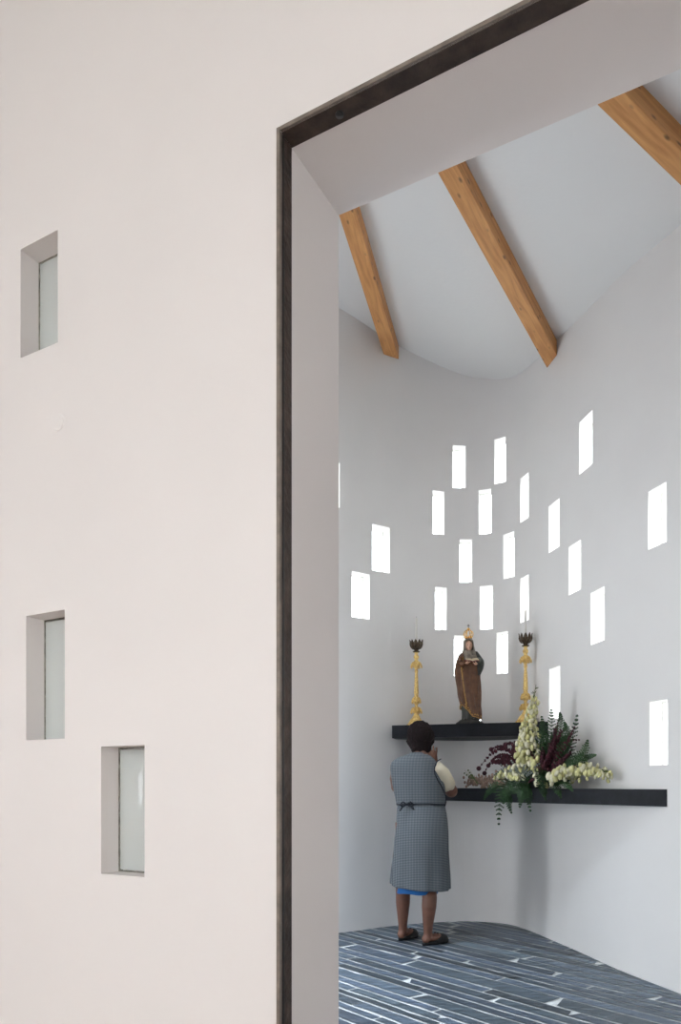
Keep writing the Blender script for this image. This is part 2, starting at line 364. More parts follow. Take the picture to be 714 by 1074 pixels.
# made-up rooflight, unseen, added to brighten the near floor on the left
SK = V((-.68,3.6)); cut(ceil, [((SK.x,SK.y,4.7),(.56,1.3,1.6),Matrix.Identity(3))]); tag(ceil, kind='structure');
bm = bmesh.new(); box(bm, (SK.x,SK.y,ceil_z(SK.x,SK.y)+.30), (.74,1.5,.015))
tag(obj('window_30', bm, 'glass', smooth=False), kind='structure')
bm = bmesh.new()
for a,b,w,d in ((0,.69,.70,.06),(0,-.69,.70,.06),(.32,0,.06,1.34),(-.32,0,.06,1.34)):
    q = V((SK.x+a,SK.y+b,0)); box(bm, (q.x,q.y,ceil_z(SK.x,SK.y)+.10), (w,d,.46))
tag(obj('added_rooflight_curb', bm, 'ceil', smooth=False), kind='structure')
# beams (fan)
BD, BWd = .125, .104
def beampt(x, y):
    u = (x-CX)/F; v = (YH-y)/F; Y = (CA-BD-H)/(v-CB*u-CC); return V((u*Y, Y))
FC = None
for (a, b), lab in zip([((364.6,226),(403.5,353)), ((470,180),(577,377)), ((645,109),(708,171))],
    ['leftmost pine ceiling beam, shortest in view, next to the white doorway reveal','middle pine ceiling beam, longest in view, knotty, running down to the wall','rightmost pine ceiling beam, widest in view, cut by the top right corner of the view']):
    A = beampt(*a); B = beampt(*b); d = (B-A).normalized(); E = hit(A, d)+d*(.13 if lab.startswith('middle') else .085)
    # start of the beam: on the chapel face of the nave wall, but never past the fan's ring
    t = ((A-fw(0,FT)).dot(wn))/(d.dot(wn)); S = A-d*min(t-.02, 2.2)
    if lab.startswith('left'): S = A-d*1.75
    if lab.startswith('right'): S = A-d*1.55
    L = (E-S).length; mid = (S+E)/2
    zs, ze = ceil_z(S.x,S.y), ceil_z(E.x,E.y)
    xax = V((E.x-S.x,E.y-S.y,ze-zs)).normalized(); yax = V((0,0,1)).cross(xax).normalized(); zax = xax.cross(yax)
    R = Matrix((xax,yax,zax)).transposed()
    bm = bmesh.new(); box(bm, (0,0,-(BD)/2+.004), ((E-S).length*1.0/ math.cos(math.asin(xax.z)), BWd, BD))
    bmesh.ops.bevel(bm, geom=bm.edges[:], offset=.003, segments=1, affect='EDGES')
    o = obj('ceiling_beam', bm, 'wood', smooth=False)
    o.matrix_world = Matrix.Translation((mid.x,mid.y,(zs+ze)/2)) @ R.to_4x4()
    tag(o, lab, 'beam', 'pine beams fanning under the ceiling')
# ------------------------------------------------------------------ floor of slate strips
hull = offset(plan, .12)
hull = hull[::4]+[hull[-1], fw(2.9,-.02), fw(-3.2,-.02)]
HL = convex(hull)
def clip(poly):
    for i in range(len(HL)):
        a, b = HL[i], HL[(i+1)%len(HL)]; e = b-a; out = []
        side = lambda p: e.x*(p.y-a.y)-e.y*(p.x-a.x)
        for k in range(len(poly)):
            p, q = poly[k], poly[(k+1)%len(poly)]; sp, sq = side(p), side(q)
            if sp >= 0: out.append(p)
            if (sp >= 0) != (sq >= 0): out.append(p+(q-p)*(sp/(sp-sq)))
        poly = out
        if len(poly) < 3: return None
    return poly
bm = bmesh.new(); tone = bm.loops.layers.float_color.new('tone')
f0 = bm.faces.new([bm.verts.new((p.x,p.y,-.004)) for p in HL]); f0.material_index = 1
b0 = [bm.verts.new((p.x,p.y,-.10)) for p in HL]; f1 = bm.faces.new(b0[::-1]); f1.material_index = 1
rnd = random.Random(11); fd = V((.63,-.777)).normalized(); fn = V((.777,.63)); q = -3.0
org = V((0,4.0))
while q < 3.2:
    w = rnd.choice((.06,.075,.09,.10,.12,.145)); s = -4.5-rnd.random()
    while s < 4.8:
        L = rnd.uniform(.45,1.5); gap = .0065
        e0 = rnd.choice((0,0,0,.02,-.02,.05,-.05)); e1 = rnd.choice((0,0,0,.02,-.03))
        g2 = rnd.choice((.005,.006,.008,.03 if rnd.random()<.35 else .006))
        pts = []
        n = max(3,int(L/.09)); k1 = gap/2
        wob = lambda: rnd.uniform(0,.0055)*(3.0 if rnd.random()<.07 else 1)
        for k in range(n+1): pts.append(org+fd*(s+g2+e0*(1)+ (L-2*g2-e0)*k/n)+fn*(q+k1+wob()))
        for k in range(n,-1,-1): pts.append(org+fd*(s+g2+(L-2*g2+e1)*k/n)+fn*(q+w-k1-wob()))
        pl = clip(pts[::-1]) or clip(pts)
        if pl:
            try:
                f = bm.faces.new([bm.verts.new((p.x,p.y,0)) for p in pl]); v = rnd.uniform(.5,1.5); bl = rnd.uniform(-.008,.012)
                if rnd.random()<.1: v *= 1.5
                for lp in f.loops: lp[tone] = (.074*v, .098*v, .126*v+bl*v, 1)
            except ValueError: pass
        s += L+.004
    q += w+.0045
bm.normal_update()
for f in bm.faces:
    if f.normal.z < 0 and f.material_index == 0: f.normal_flip()
me = bpy.data.meshes.new('floor'); bm.to_mesh(me); bm.free(); me.materials.append(M['slate']); me.materials.append(M['grout'])
o = bpy.data.objects.new('floor', me); C.objects.link(o); tag(o, kind='structure')
# nave room on the camera's side
NS0, NS1, ND = -3.4, 3.0, 5.2
def slab(name, s0,s1,z0,z1,n0,n1,m):
    bm = bmesh.new(); c, s, R = fwbox(s0,s1,z0,z1,n0,n1); box(bm, c, s, R); return tag(obj(name, bm, m, smooth=False), kind='structure')
slab('floor_nave', NS0-.2,NS1+.2,-.1,-.006,-ND-.2,-.03,'nave_floor')
slab('ceiling_nave', NS0-.2,NS1+.2,5.0,5.1,-ND-.2,0.0,'ceil')
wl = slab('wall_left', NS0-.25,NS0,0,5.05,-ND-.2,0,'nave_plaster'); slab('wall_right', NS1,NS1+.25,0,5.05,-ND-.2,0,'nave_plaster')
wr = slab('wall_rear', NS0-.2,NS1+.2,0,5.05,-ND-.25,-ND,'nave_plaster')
wrt = bpy.data.objects['wall_right']; cut(wrt, [fwbox(NS1-.2,NS1+.5,1.0,2.8,-3.6,-2.3)])  # unseen window opening, added to light the left reveals from the side
slab('window_32', NS1+.12,NS1+.135,1.0,2.8,-3.6,-2.3,'glass')
sl = []
for z0,z1 in ((.943,1.23),(.906,.922),(.850,.862),(.728,.741)):      # narrow slit openings in the nave's left wall, splayed
    c_ = fw(NS0-.12,-2.93-.12); sl.append(((c_.x,c_.y,(z0+z1)/2), (.040,.8,z1-z0), frame2((wd*.71-wn*.70))))
cut(wl, sl)
cut(wr, [fwbox(-1.8,1.4,.9,3.3,-ND-.5,-ND+.2)])
g = slab('window_31', -1.8,1.4,.9,3.3,-ND-.14,-ND-.12,'glass')
bm = bmesh.new()
for s in (-1.77,-.73,.33,1.37): c_,s_,R_ = fwbox(s-.03,s+.03,.9,3.3,-ND-.16,-ND-.1); box(bm,c_,s_,R_)
for z in (.93,2.1,3.27): c_,s_,R_ = fwbox(-1.8,1.4,z-.03,z+.03,-ND-.16,-ND-.1); box(bm,c_,s_,R_)
obj('window_frame', bm, 'steel', g, False)
bm = bmesh.new(); box(bm, (0,0,-.35), (60,60,.4)); tag(obj('ground', bm, 'ground', smooth=False), kind='structure')
# ------------------------------------------------------------------ altar slabs
def slabpoly(name, pts, z0, z1, m, label, cat, jit=.002):
    bm = bmesh.new(); c = sum(pts, V((0,0)))/len(pts); rnd = random.Random(3)
    lo = [bm.verts.new((p.x-c.x,p.y-c.y,z0-z1)) for p in pts]; hi = [bm.verts.new((p.x-c.x,p.y-c.y,0)) for p in pts]
    bm.faces.new(lo[::-1]); bm.faces.new(hi)
    for i in range(len(lo)): bm.faces.new((lo[i], lo[(i+1)%len(lo)], hi[(i+1)%len(lo)], hi[i]))
    bmesh.ops.bevel(bm, geom=[e for e in bm.edges if len(e.link_faces)==2 and e.calc_face_angle(0) > .5], offset=.002, segments=1, affect='EDGES')
    return tag(obj(name, bm, m, smooth=False, loc=(c.x,c.y,z1)), label, cat)
def chord(xa, xb, ya, yb, inset=.0):
    """slab outline: straight front from pixel column xa to xb, the back following the wall"""
    A, B = wallray(xa), wallray(xb); pts = []
    N = 26
    for k in range(N+1):
        # back points, sampled along the wall between A and B
        x = xb+(xa-xb)*k/N; p = wallray(x); pts.append(p*(1+inset))
    return A, B, pts
SZ = 1.575; ST = .098
fl, fr2 = V(((411-CX)/F*5.60,5.60)), V(((545-CX)/F*5.32,5.32))
d = (fr2-fl).normalized(); e = hit(fl, d)-d*.0
back = []
iA = wallray(411)
for k in range(33):
    r = fl+(e-fl)*k/32; p = hit(r, V((-d.y,d.x))); back.append(p+V((-d.y,d.x))*.012)
pts = [fl]+[e]+back[::-1]
slabpoly('altar_shelf', pts, SZ-ST, SZ, 'shelf', 'upper black stone shelf carrying the statue and both candlesticks', 'shelf')
LZ = 1.09; LT = .095
rr_ = V(((699-CX)/F*3.96,3.96)); ll = V(((480-CX)/F*5.42,5.42)); d2 = (ll-rr_).normalized(); el = hit(ll, d2)
back = []; nn = V((d2.y,-d2.x))
for k in range(41):
    r = rr_+(el-rr_)*k/40; p = hit(r, nn); back.append(p+nn*.012)
pts = [rr_, el]+back[::-1]
slabpoly('altar_shelf', pts, LZ-LT, LZ, 'shelf', 'lower long black stone shelf with the flowers, reaching along the right wall', 'shelf')
# ------------------------------------------------------------------ candlesticks
def candlestick(x, Y, label, tilt):
    X = (x-CX)/F*Y
    t = empty('candlestick', (X,Y,SZ), tilt); tag(t, label, 'candlestick', 'gilded candlesticks on the upper shelf')
    prof = [(0,.064),(.012,.066),(.02,.056),(.032,.052),(.05,.038),(.075,.026),(.095,.017),(.104,.020),(.112,.032),(.124,.030),(.134,.015),(.150,.012),(.168,.013),
            (.185,.024),(.200,.029),(.215,.024),(.228,.014),(.236,.019),(.243,.014),(.252,.017),(.262,.018),(.36,.0135),(.410,.0105),(.428,.014),(.436,.011),
            (.446,.013),(.468,.026),(.490,.031),(.505,.020),(.516,.012),(.530,.018),(.545,.020),(.560,.012),(.572,.015),(.58,.020)]
    bm = bmesh.new(); loft(bm, [(z,0,0,r,r) for z,r in smooth_rings(prof,3)], 28, lambda a,tt,i: (1+.05*math.cos(8*a),0))
    st = obj('stem', bm, 'gold', t)
    for zz, rr, n in ((.475,.030,8),(.120,.030,8),(.20,.024,8)):
        bm = bmesh.new()
        for k in range(n):
            a = 2*math.pi*k/n; c, s = math.cos(a), math.sin(a)
            pth = [(rr*.6*c,rr*.6*s,zz+.028),(rr*1.0*c,rr*1.0*s,zz+.018),(rr*1.35*c,rr*1.35*s,zz-.002),(rr*1.45*c,rr*1.45*s,zz-.018),(rr*1.3*c,rr*1.3*s,zz-.024)]
            tube(bm, pth, [.004,.0065,.006,.005,.002], 6)
        obj('leaf_collar', bm, 'gold', t)
    bm = bmesh.new()      # three scroll feet
    for k in range(3):
        a = 2*math.pi*k/3+.5; c, s = math.cos(a), math.sin(a)
        tube(bm, [(.022*c,.022*s,.065),(.040*c,.040*s,.045),(.056*c,.056*s,.022),(.070*c,.070*s,.008),(.078*c,.078*s,.012)], [.009,.011,.010,.008,.005], 8)
        ball(bm, (.066*c,.066*s,.010), .010)
    obj('foot_scrolls', bm, 'gold', t)
    cup = bmesh.new()
    loft(cup, [(.575,0,0,.022,.022),(.583,0,0,.030,.030),(.588,0,0,.016,.016),(.596,0,0,.018,.018),(.606,0,0,.035,.035),(.622,0,0,.043,.043),(.64,0,0,.046,.046),(.640,0,0,.042,.042),(.61,0,0,.028,.028)], 24, caps=(True,True))
    cu = obj('drip_cup', cup, 'bronze', t)
    bm = bmesh.new()
    for k in range(10):
        a = 2*math.pi*k/10; rows = []
        for z,r,w in ((.602,.030,.010),(.618,.044,.015),(.636,.0495,.0155),(.652,.0485,.013),(.664,.0490,.007),(.672,.051,.0005)):
            c, s = math.cos(a), math.sin(a)
            for th in (0,): rows.append([V((r*c-w*s, r*s+w*c, z)), V(((r+.004)*c,(r+.004)*s,z)), V((r*c+w*s, r*s-w*c, z)), V(((r-.003)*c,(r-.003)*s,z))])
        vr = [[bm.verts.new(p) for p in row] for row in rows]
        for a_, b_ in zip(vr, vr[1:]):
            for j in range(4): bm.faces.new((a_[j], a_[(j+1)%4], b_[(j+1)%4], b_[j]))
        bm.faces.new(vr[0]); bm.faces.new(vr[-1])
    obj('petal_rim', bm, 'bronze', cu)
    bm = bmesh.new(); loft(bm, [(.60,0,0,.008,.008),(.84,0,0,.0075,.0075),(.845,0,0,.005,.005)], 14); cd = obj('candle', bm, 'wax', t)
    bm = bmesh.new(); tube(bm, [(0,0,.845),(.001,0,.853),(.002,0,.856)], .001, 6); obj('wick', bm, 'dark', cd)
candlestick(436.5, 5.66, 'left gilded candlestick with bronze lotus cup, directly above the woman', .1)
candlestick(551, 5.42, 'right gilded candlestick with bronze lotus cup, its foot behind the white flowers', .7)
# ------------------------------------------------------------------ statue
SY = 5.52; k_ = SY/F
S = empty('statue', at(491.5, 758, SY)); S.location.z = SZ; tag(S, 'painted statue of a crowned robed woman reading a book on the upper shelf', 'statue')
def sx(x): return (x-491.5)*k_
def sz(y): return (758-y)*k_
bm = bmesh.new(); loft(bm, [(0,0.006,0,.100,.085),(.012,.006,0,.102,.087),(.022,.004,0,.088,.075),(.034,.0,0,.068,.058)], 30,
    lambda a,t,i: (1+.05*math.sin(5*a+i)+.04*math.sin(11*a+2*i),0)); obj('rock_base', bm, 'stone', S)
def ring(y, xl, xr, ry, cy=0): return (sz(y), (sx(xl)+sx(xr))/2, cy, (sx(xr)-sx(xl))/2, ry)
rs = smooth_rings([ring(754.5,484,502.5,.060), ring(745,484.5,501.5,.056), ring(725,483,501,.055), ring(700,482,500,.05), ring(688,484,499,.042)],5)
bm = bmesh.new(); loft(bm, rs, 48, lambda a,t,i: (1+.07*math.sin(12*a+.5*math.sin(3*a)),0)); obj('tunic', bm, 'tunic', S)
for x in (486.5,496.5):
    bm = bmesh.new(); ball(bm, (sx(x),-.055,.040), (.014,.028,.010)); obj('shoe', bm, 'stone', S)
# mantle: wraps the figure, its hem rising to the left
rs = smooth_rings([ring(752.5,483.5,504,.072), ring(742,482.5,504,.072), ring(728,480.5,503.2,.068), ring(714,478.8,503,.068), ring(702,477.6,503.5,.066), ring(693,478.5,504,.062), ring(686,480.5,502.5,.055), ring(681.5,485,498.5,.040)],6)
N = len(rs)
def hemdz(a, t):          # lift the hem on the left side and open it over the tunic
    l = max(0, math.cos(a-math.pi*1.02)); fr = max(0, -math.sin(a))
    return (.10*l**1.3+.028*fr*(1-math.cos(a))*.5)*max(0,1-t*3.2)
def mfold(a, t, i):
    A = .12*(1-.5*t)
    f = 1+A*.75*math.sin(8*a+9*t+1.3*math.sin(2*a))+A*.4*math.sin(17*a-6*t)+.03*math.sin(5*a+9*t)
    return f, hemdz(a,t)
bm = bmesh.new(); rows = loft(bm, rs, 84, mfold); bm.verts.ensure_lookup_table()
hem = [v.co.copy() for v in rows[0]]; edge = [rows[i][int(84*.655)].co.copy() for i in range(0, int(N*.80))]
mn = obj('mantle', bm, 'mantle', S)
bm = bmesh.new(); 
def onout(p, k=1.02): return V((p.x*k,p.y*k,p.z+.003))
tube(bm, [onout(p) for p in hem]+[onout(hem[0])], .0042, 6)
tube(bm, [onout(p,1.03) for p in edge], .0042, 6)
rndg = random.Random(5)
for p in hem:
    if rndg.random() < .55: ball(bm, onout(p)+V((0,-.002,.010+rndg.random()*.012)), (.0045,.0035,.0045), seg=6, rg=5)
for p in edge:
    if rndg.random() < .8: ball(bm, onout(p,1.03)+V((.010*rndg.uniform(-1,1),-.001,0)), (.004,.003,.005), seg=6, rg=5)
obj('gold_border', bm, 'oldgold', mn)
# sleeves and dark cloth falling from her left forearm (right in view)
bm = bmesh.new()
tube(bm, [(sx(487),-.005,sz(685)),(sx(483),-.018,sz(689)),(sx(481.6),-.038,sz(694)),(sx(483),-.062,sz(696)),(sx(487),-.080,sz(694.5))], [.018,.026,.029,.025,.018], 14)
obj('sleeve', bm, 'mantle', S)
bm = bmesh.new()
loft(bm, smooth_rings([(sz(707),sx(501),-.03,.012,.025),(sz(700),sx(502),-.03,.026,.036),(sz(693),sx(502.6),-.03,.028,.036),(sz(688),sx(501),-.02,.022,.03),(sz(682),sx(498),-.01,.016,.024)],4), 28,
    lambda a,t,i: (1+.12*math.sin(7*a+t*4),0))
tube(bm, [(sx(501),-.04,sz(691)),(sx(499),-.07,sz(694)),(sx(495),-.086,sz(694))], [.022,.020,.014], 12)
obj('sleeve', bm, 'tunic', S)['label'] = 'dark draped sleeve'
hd = bmesh.new()          # head
hx = sx(491.2)
ball(hd, (hx,-.004,sz(675.3)), (.030,.034,.041), seg=24, rg=16); ball(hd, (hx,-.014,sz(677.3)), (.023,.024,.026), seg=18)
ball(hd, (hx,-.040,sz(675.9)), (.0042,.007,.009)); ball(hd, (hx,-.034,sz(679.6)), (.010,.007,.009))
tube(hd, [(hx,-.004,sz(678)),(hx,.0,sz(684))], [.017,.020], 12)
ho = obj('head', hd, 'face', S); voxel(ho, .0018, 3)
for s in (-1,1):
    bm = bmesh.new(); ball(bm, (hx+s*.0105,-.0345,sz(675.0)), (.0048,.003,.0026), seg=10, rg=6); obj('eye', bm, 'dark', ho)
bm = bmesh.new(); ball(bm, (hx,-.0385,sz(678.1)), (.0065,.003,.0022), seg=10, rg=6); obj('mouth', bm, 'lips', ho)
# veil: opening for the face, spread over the shoulders
bm = bmesh.new()
vr = smooth_rings([(sz(694),sx(492),.004,.072,.064),(sz(689),sx(492),.0,.068,.062),(sz(684),sx(491.8),.0,.054,.054),(sz(680),sx(491.5),.0,.042,.046),(sz(675),hx,.002,.037,.042),(sz(671),hx,.004,.033,.039),(sz(668.6),hx,.006,.020,.026),(sz(667.8),hx,.006,.006,.010)],5)
rows = []; nA = 60
for i, (z,cx,cy,rx,ry) in enumerate(vr):
    row = []
    for k in range(nA+1):
        fac = max(0, min(1, (z-sz(681.6))/(sz(680.2)-sz(681.6)))) * max(0,min(1,(sz(669.6)-z)/(sz(669.6)-sz(672))))
        gap = .80*fac**.6+.0
        a = -math.pi/2+gap+(2*math.pi-2*gap)*k/nA
        f = 1+.05*math.sin(13*a+i*.25)*(1-.6*fac)
        row.append(bm.verts.new((cx+rx*f*math.cos(a), cy+ry*f*math.sin(a), z+(.018*math.cos(a-math.pi/2)**2 if i<6 else 0)-(.010*math.sin(a*3) if i<3 else 0))))
    rows.append(row)
for r0,r1 in zip(rows,rows[1:]):
    for k in range(nA): bm.faces.new((r0[k],r0[k+1],r1[k+1],r1[k]))
vo = obj('veil', bm, 'veil', S); md = vo.modifiers.new('s','SOLIDIFY'); md.thickness = .004; md.offset = 1; applied(vo)
# hands holding the open book
def small_hand(cx, cy, cz, s):
    bm = bmesh.new(); ball(bm, (cx,cy,cz), (.014,.011,.009))
    for j in range(4):
        y = cy-.008+.0052*j; L = (.020,.024,.023,.018)[j]
        tube(bm, [(cx,y,cz),(cx+s*L*.6,y-.002,cz+.004),(cx+s*L,y-.002,cz+.010)], [.0036,.0032,.0024], 7)
    tube(bm, [(cx-s*.004,cy-.006,cz+.004),(cx+s*.004,cy-.014,cz+.012),(cx+s*.010,cy-.012,cz+.017)], [.004,.0034,.0026], 7)
    o = obj('hand', bm, 'face', S); voxel(o, .0014, 2)
small_hand(sx(487.5),-.092,sz(695.5),1); small_hand(sx(496.5),-.094,sz(696.5),-1)
bk = bmesh.new(); by, bz = -.100, sz(692.5)
def leafblk(bm, s, w, th, z0, lift):
    rows = []
    for k in range(7):
        t = k/6; x = s*w*t; zz = z0+lift*math.sin(t*math.pi*.55)+.003*math.sin(t*math.pi)
        rows.append([bm.verts.new((sx(492.5)+x, by-.026, zz-.008)), bm.verts.new((sx(492.5)+x, by+.026, zz+.012)), bm.verts.new((sx(492.5)+x, by+.026, zz+.012-th)), bm.verts.new((sx(492.5)+x, by-.026, zz-.008-th))])
    for a,b in zip(rows,rows[1:]):
        for j in range(4): bm.faces.new((a[j],a[(j+1)%4],b[(j+1)%4],b[j]))
    bm.faces.new(rows[0]); bm.faces.new(rows[-1])
for s in (-1,1): leafblk(bk, s, .046, .006, bz, .006)
B = obj('book', bk, 'page', S)
bk = bmesh.new()
for s in (-1,1): leafblk(bk, s, .050, .005, bz-.0065, .006)
obj('book_cover', bk, 'cover', B)
# crown: band, arches, orb and cross
cz = sz(669.2); bm = bmesh.new()
loft(bm, [(cz,hx,.004,.017,.017),(cz+.004,hx,.004,.021,.021),(cz+.012,hx,.004,.022,.022),(cz+.014,hx,.004,.019,.019)], 24)
for k in range(8):
    a = 2*math.pi*k/8; c, s = math.cos(a), math.sin(a); ball(bm, (hx+.025*c,.004+.025*s,cz+.020), (.0055,.0055,.009), seg=8, rg=6)
crown = obj('crown', bm, 'goldb', S)
bm = bmesh.new()
for k in range(6):
    a = 2*math.pi*k/6; c, s = math.cos(a), math.sin(a)
    tube(bm, [(hx+r*c,.004+r*s,cz+z) for r,z in ((.020,.012),(.031,.028),(.036,.046),(.030,.062),(.016,.073),(.003,.074))], [.003,.0034,.0034,.0032,.003,.0028], 7)
obj('crown_arches', bm, 'goldb', crown)
bm = bmesh.new(); ball(bm, (hx,.004,cz+.083), .011, seg=14); obj('orb', bm, 'goldb', crown)
bm = bmesh.new(); box(bm, (hx,.004,cz+.106), (.005,.004,.028)); box(bm, (hx,.004,cz+.110), (.018,.004,.005)); obj('cross', bm, 'bronze', crown, False)
# ------------------------------------------------------------------ woman seen from behind
WX, WY = (441-CX)/F*5.12, 5.12; u_ = 5.12/F
W = empty('person', (WX,WY,0)); tag(W, 'woman seen from behind in a checked blue-grey sleeveless apron dress, hand raised to her chin', 'person')
def wx(x): return (x-441)*u_
def wz(y): return (990-y)*u_*1.0
bm = bmesh.new()
loft(bm, smooth_rings([(.62,0,0,.14,.11),(.85,0,0,.15,.12),(.99,0,0,.13,.10),(1.12,-.02,.0,.135,.10),(1.20,-.025,.0,.130,.09),(1.25,-.02,0,.105,.075),(1.295,-.005,.005,.065,.055),(1.34,0,.012,.052,.052)],4), 28)
tube(bm, [(0,.0,1.28),(0.0,.018,1.34),(0.005,.035,1.40)], [.058,.052,.052], 16)
HC = V((.006,.050,1.452))
ball(bm, HC+V((0,0,.012)), (.074,.092,.098), seg=24, rg=16); ball(bm, HC+V((.004,.040,-.055)), (.050,.052,.055), seg=18)
ball(bm, HC+V((.005,.100,-.018)), (.011,.020,.020)); ball(bm, HC+V((.005,.083,-.058)), (.022,.012,.012)); ball(bm, HC+V((.005,.078,-.092)), (.022,.020,.016))
ball(bm, HC+V((.005,.082,.022)), (.045,.014,.014))
for s in (-1,1): ball(bm, HC+V((s*.076,.008,-.012)), (.010,.020,.032)); ball(bm, HC+V((s*.038,.068,-.028)), (.022,.020,.020))
for a, b, c, r in (((.085,-.01,1.235),(.165,.03,1.160),(.238,.120,1.066),(.040,.046,.048)), ((-.145,.01,1.255),(-.165,.11,1.16),(-.155,.175,1.10),(.052,.046,.040))):
    tube(bm, [a,b,c], r, 14); ball(bm, c, .042)
EL = V((.238,.120,1.066)); WRI = V((.124,.21,1.258)); ELL = V((-.155,.175,1.10)); WRL = V((.015,.250,1.225))
tube(bm, [EL, EL.lerp(WRI,.35), WRI], [.041,.042,.026], 14); tube(bm, [ELL, ELL.lerp(WRL,.35), WRL], [.039,.040,.025], 14)
def hand(wr, d, side, curl):     # d: along the palm; side: towards the thumb
    d = d.normalized(); side = (side-d*side.dot(d)).normalized(); nrm = d.cross(side).normalized()
    pc = wr+d*.045; R = Matrix((side,d,nrm)).transposed(); ball(bm, pc, (.034,.046,.015), R); tube(bm, [wr-d*.02, wr, pc], [.026,.024,.018], 10)
    for j,(o,L) in enumerate(((.024,.070),(.008,.080),(-.009,.074),(-.025,.058))):
        b = wr+d*.080+side*o; sp = side*o*.35; c = nrm*curl
        tube(bm, [b-d*.02, b+sp*.2, b+d*L*.45+c*L*.25+sp, b+d*L*.75+c*L*.7+sp*1.3, b+d*L*.85+c*L*1.0+sp*1.4], [.0088,.0088,.008,.0074,.0062], 8)
    tb = wr+d*.028+side*.022; tube(bm, [wr+d*.015+side*.01, tb, tb+d*.028+side*.026, tb+d*.055+side*.032+nrm*curl*.01], [.012,.0115,.010,.0075], 8)
hand(WRI, V((-.12,-.10,.62)), V((-.8,.25,-.1)), -.35)
hand(WRL, V((.42,.0,.62)), V((-.7,0,.6)), .5)
feet = [(V((wx(423.5),.10,0)), math.radians(-38)), (V((wx(447.5),-.065,0)), math.radians(-56))]
for (ft, ang), hipx, kneex in zip(feet, (-.085,.075), (wx(423.5),wx(449))):
    tube(bm, [(hipx,0,.85),(hipx*.9+kneex*.1,.01,.65),(kneex,.03+ft.y*.4,.43),(kneex,ft.y*.9-.015,.33),(kneex*.6+ft.x*.4,ft.y-.018,.27),(ft.x,ft.y-.005,.14),(ft.x,ft.y,.09),(ft.x,ft.y,.05)], [.095,.085,.055,.052,.051,.036,.031,.034], 16)
    dr = V((-math.sin(ang), math.cos(ang), 0))
    ball(bm, ft-dr*.018+V((0,0,.042)), (.030,.034,.030)); R = Matrix.Rotation(ang,3,'Z')
    ball(bm, ft+dr*.06+V((0,0,.045)), (.038,.085,.028), R); ball(bm, ft+dr*.135+V((0,0,.030)), (.040,.045,.016), R)
body = obj('body', bm, 'skin', W); voxel(body, .0045, 4)
for s in (-1,1):
    bm = bmesh.new(); ball(bm, HC+V((s*.029+.004,.086,.0)), (.012,.007,.008)); ey = obj('eye', bm, 'white', body)
    bm = bmesh.new(); ball(bm, HC+V((s*.029+.004,.092,.0)), (.005,.003,.005)); obj('pupil', bm, 'dark', ey) if False else obj('eyebrow', bm, 'dark', body)
bm = bmesh.new(); ball(bm, HC+V((.005,.096,-.058)), (.022,.006,.007)); obj('mouth', bm, 'lips', body)
# dress
def dfold(a, t, i):
    lo = max(0,1-t*1.9)
    return 1+.030*lo*math.sin(7*a+.6)+.018*lo*math.sin(13*a+2)+.006*math.sin(9*a+t*14), .012*math.sin(a*1-.4)*lo-.010*lo*math.cos(a)
def rg(y, xl, xr, ry, cy): return (wz(y), (wx(xl)+wx(xr))/2, cy, (wx(xr)-wx(xl))/2, ry)
lower = [rg(931,409.5,472,.185,.01), rg(915,410.5,471.5,.182,.008), rg(895,412.5,470.5,.178,0), rg(878,414,470,.172,-.004), rg(862,415.5,469,.158,.0), rg(850,416.5,467.5,.140,.005), rg(844,417,466,.130,.008)]
upper = [rg(846,416.4,466.5,.133,.008), rg(836,414.8,467,.138,.008), rg(824,412.3,465.5,.138,.006), rg(814,410.6,462.0,.130,.004), rg(806,409.6,459.5,.116,.003), rg(801,410.8,457.6,.102,.002), rg(797.5,415,455,.090,.003), rg(794.8,421.5,452,.075,.008), rg(792.5,428,448.5,.062,.014), rg(790.5,432,446.5,.054,.018)]
bm = bmesh.new(); loft(bm, smooth_rings(lower,7), 96, dfold, caps=(False,True)); bm2 = obj('dress_skirt', bm, 'check', W)
md = bm2.modifiers.new('s','SOLIDIFY'); md.thickness = .004; applied(bm2)
bm = bmesh.new(); loft(bm, smooth_rings(upper,6), 72, lambda a,t,i: (1+.010*math.sin(6*a+9*t)+.012*math.sin(11*a-6*t)*(1-t),0), caps=(False,False))
up_ = obj('dress_bodice', bm, 'check', W); md = up_.modifiers.new('s','SOLIDIFY'); md.thickness = .004; md.offset = 0; applied(up_)
# waist tie with bow at the left of the back
bm = bmesh.new(); P = []
for k in range(49):
    a = 2*math.pi*k/48; r = lower[-1]; P.append((r[1]+(r[3]+.006)*math.cos(a), r[2]+(r[4]+.006)*math.sin(a), wz(844.3)+.003*math.sin(3*a)))
tube(bm, P, .0055, 8, caps=False)
sash = obj('waist_tie', bm, 'navy', W)
bm = bmesh.new(); bxp = V((wx(424.5),-.112,wz(844.5)))
ball(bm, bxp, (.010,.010,.009))
for s, L in ((-1,.048),(1,.055)):
    pts = [bxp, bxp+V((s*L*.5,-.012,.016)), bxp+V((s*L,-.010+.01*0,-.002)), bxp+V((s*L*.55,-.010,-.014)), bxp]
    tube(bm, pts, [.005,.0065,.0065,.006,.004], 8)
for s, L in ((-1,.045),(1,.06)):
    tube(bm, bez(bxp, bxp+V((s*L*.6,-.014,-.01)), bxp+V((s*L,-.008,-.045)), 6), [.004,.006,.006,.006,.006,.006,.005], 8)
obj('bow', bm, 'navy', sash)
bm = bmesh.new(); tube(bm, [(wx(462),-.06,wz(849)),(wx(465.5),-.04,wz(846)),(wx(467.5),.0,wz(842))], [.004,.006,.005], 8); obj('tie_end', bm, 'navy', sash)
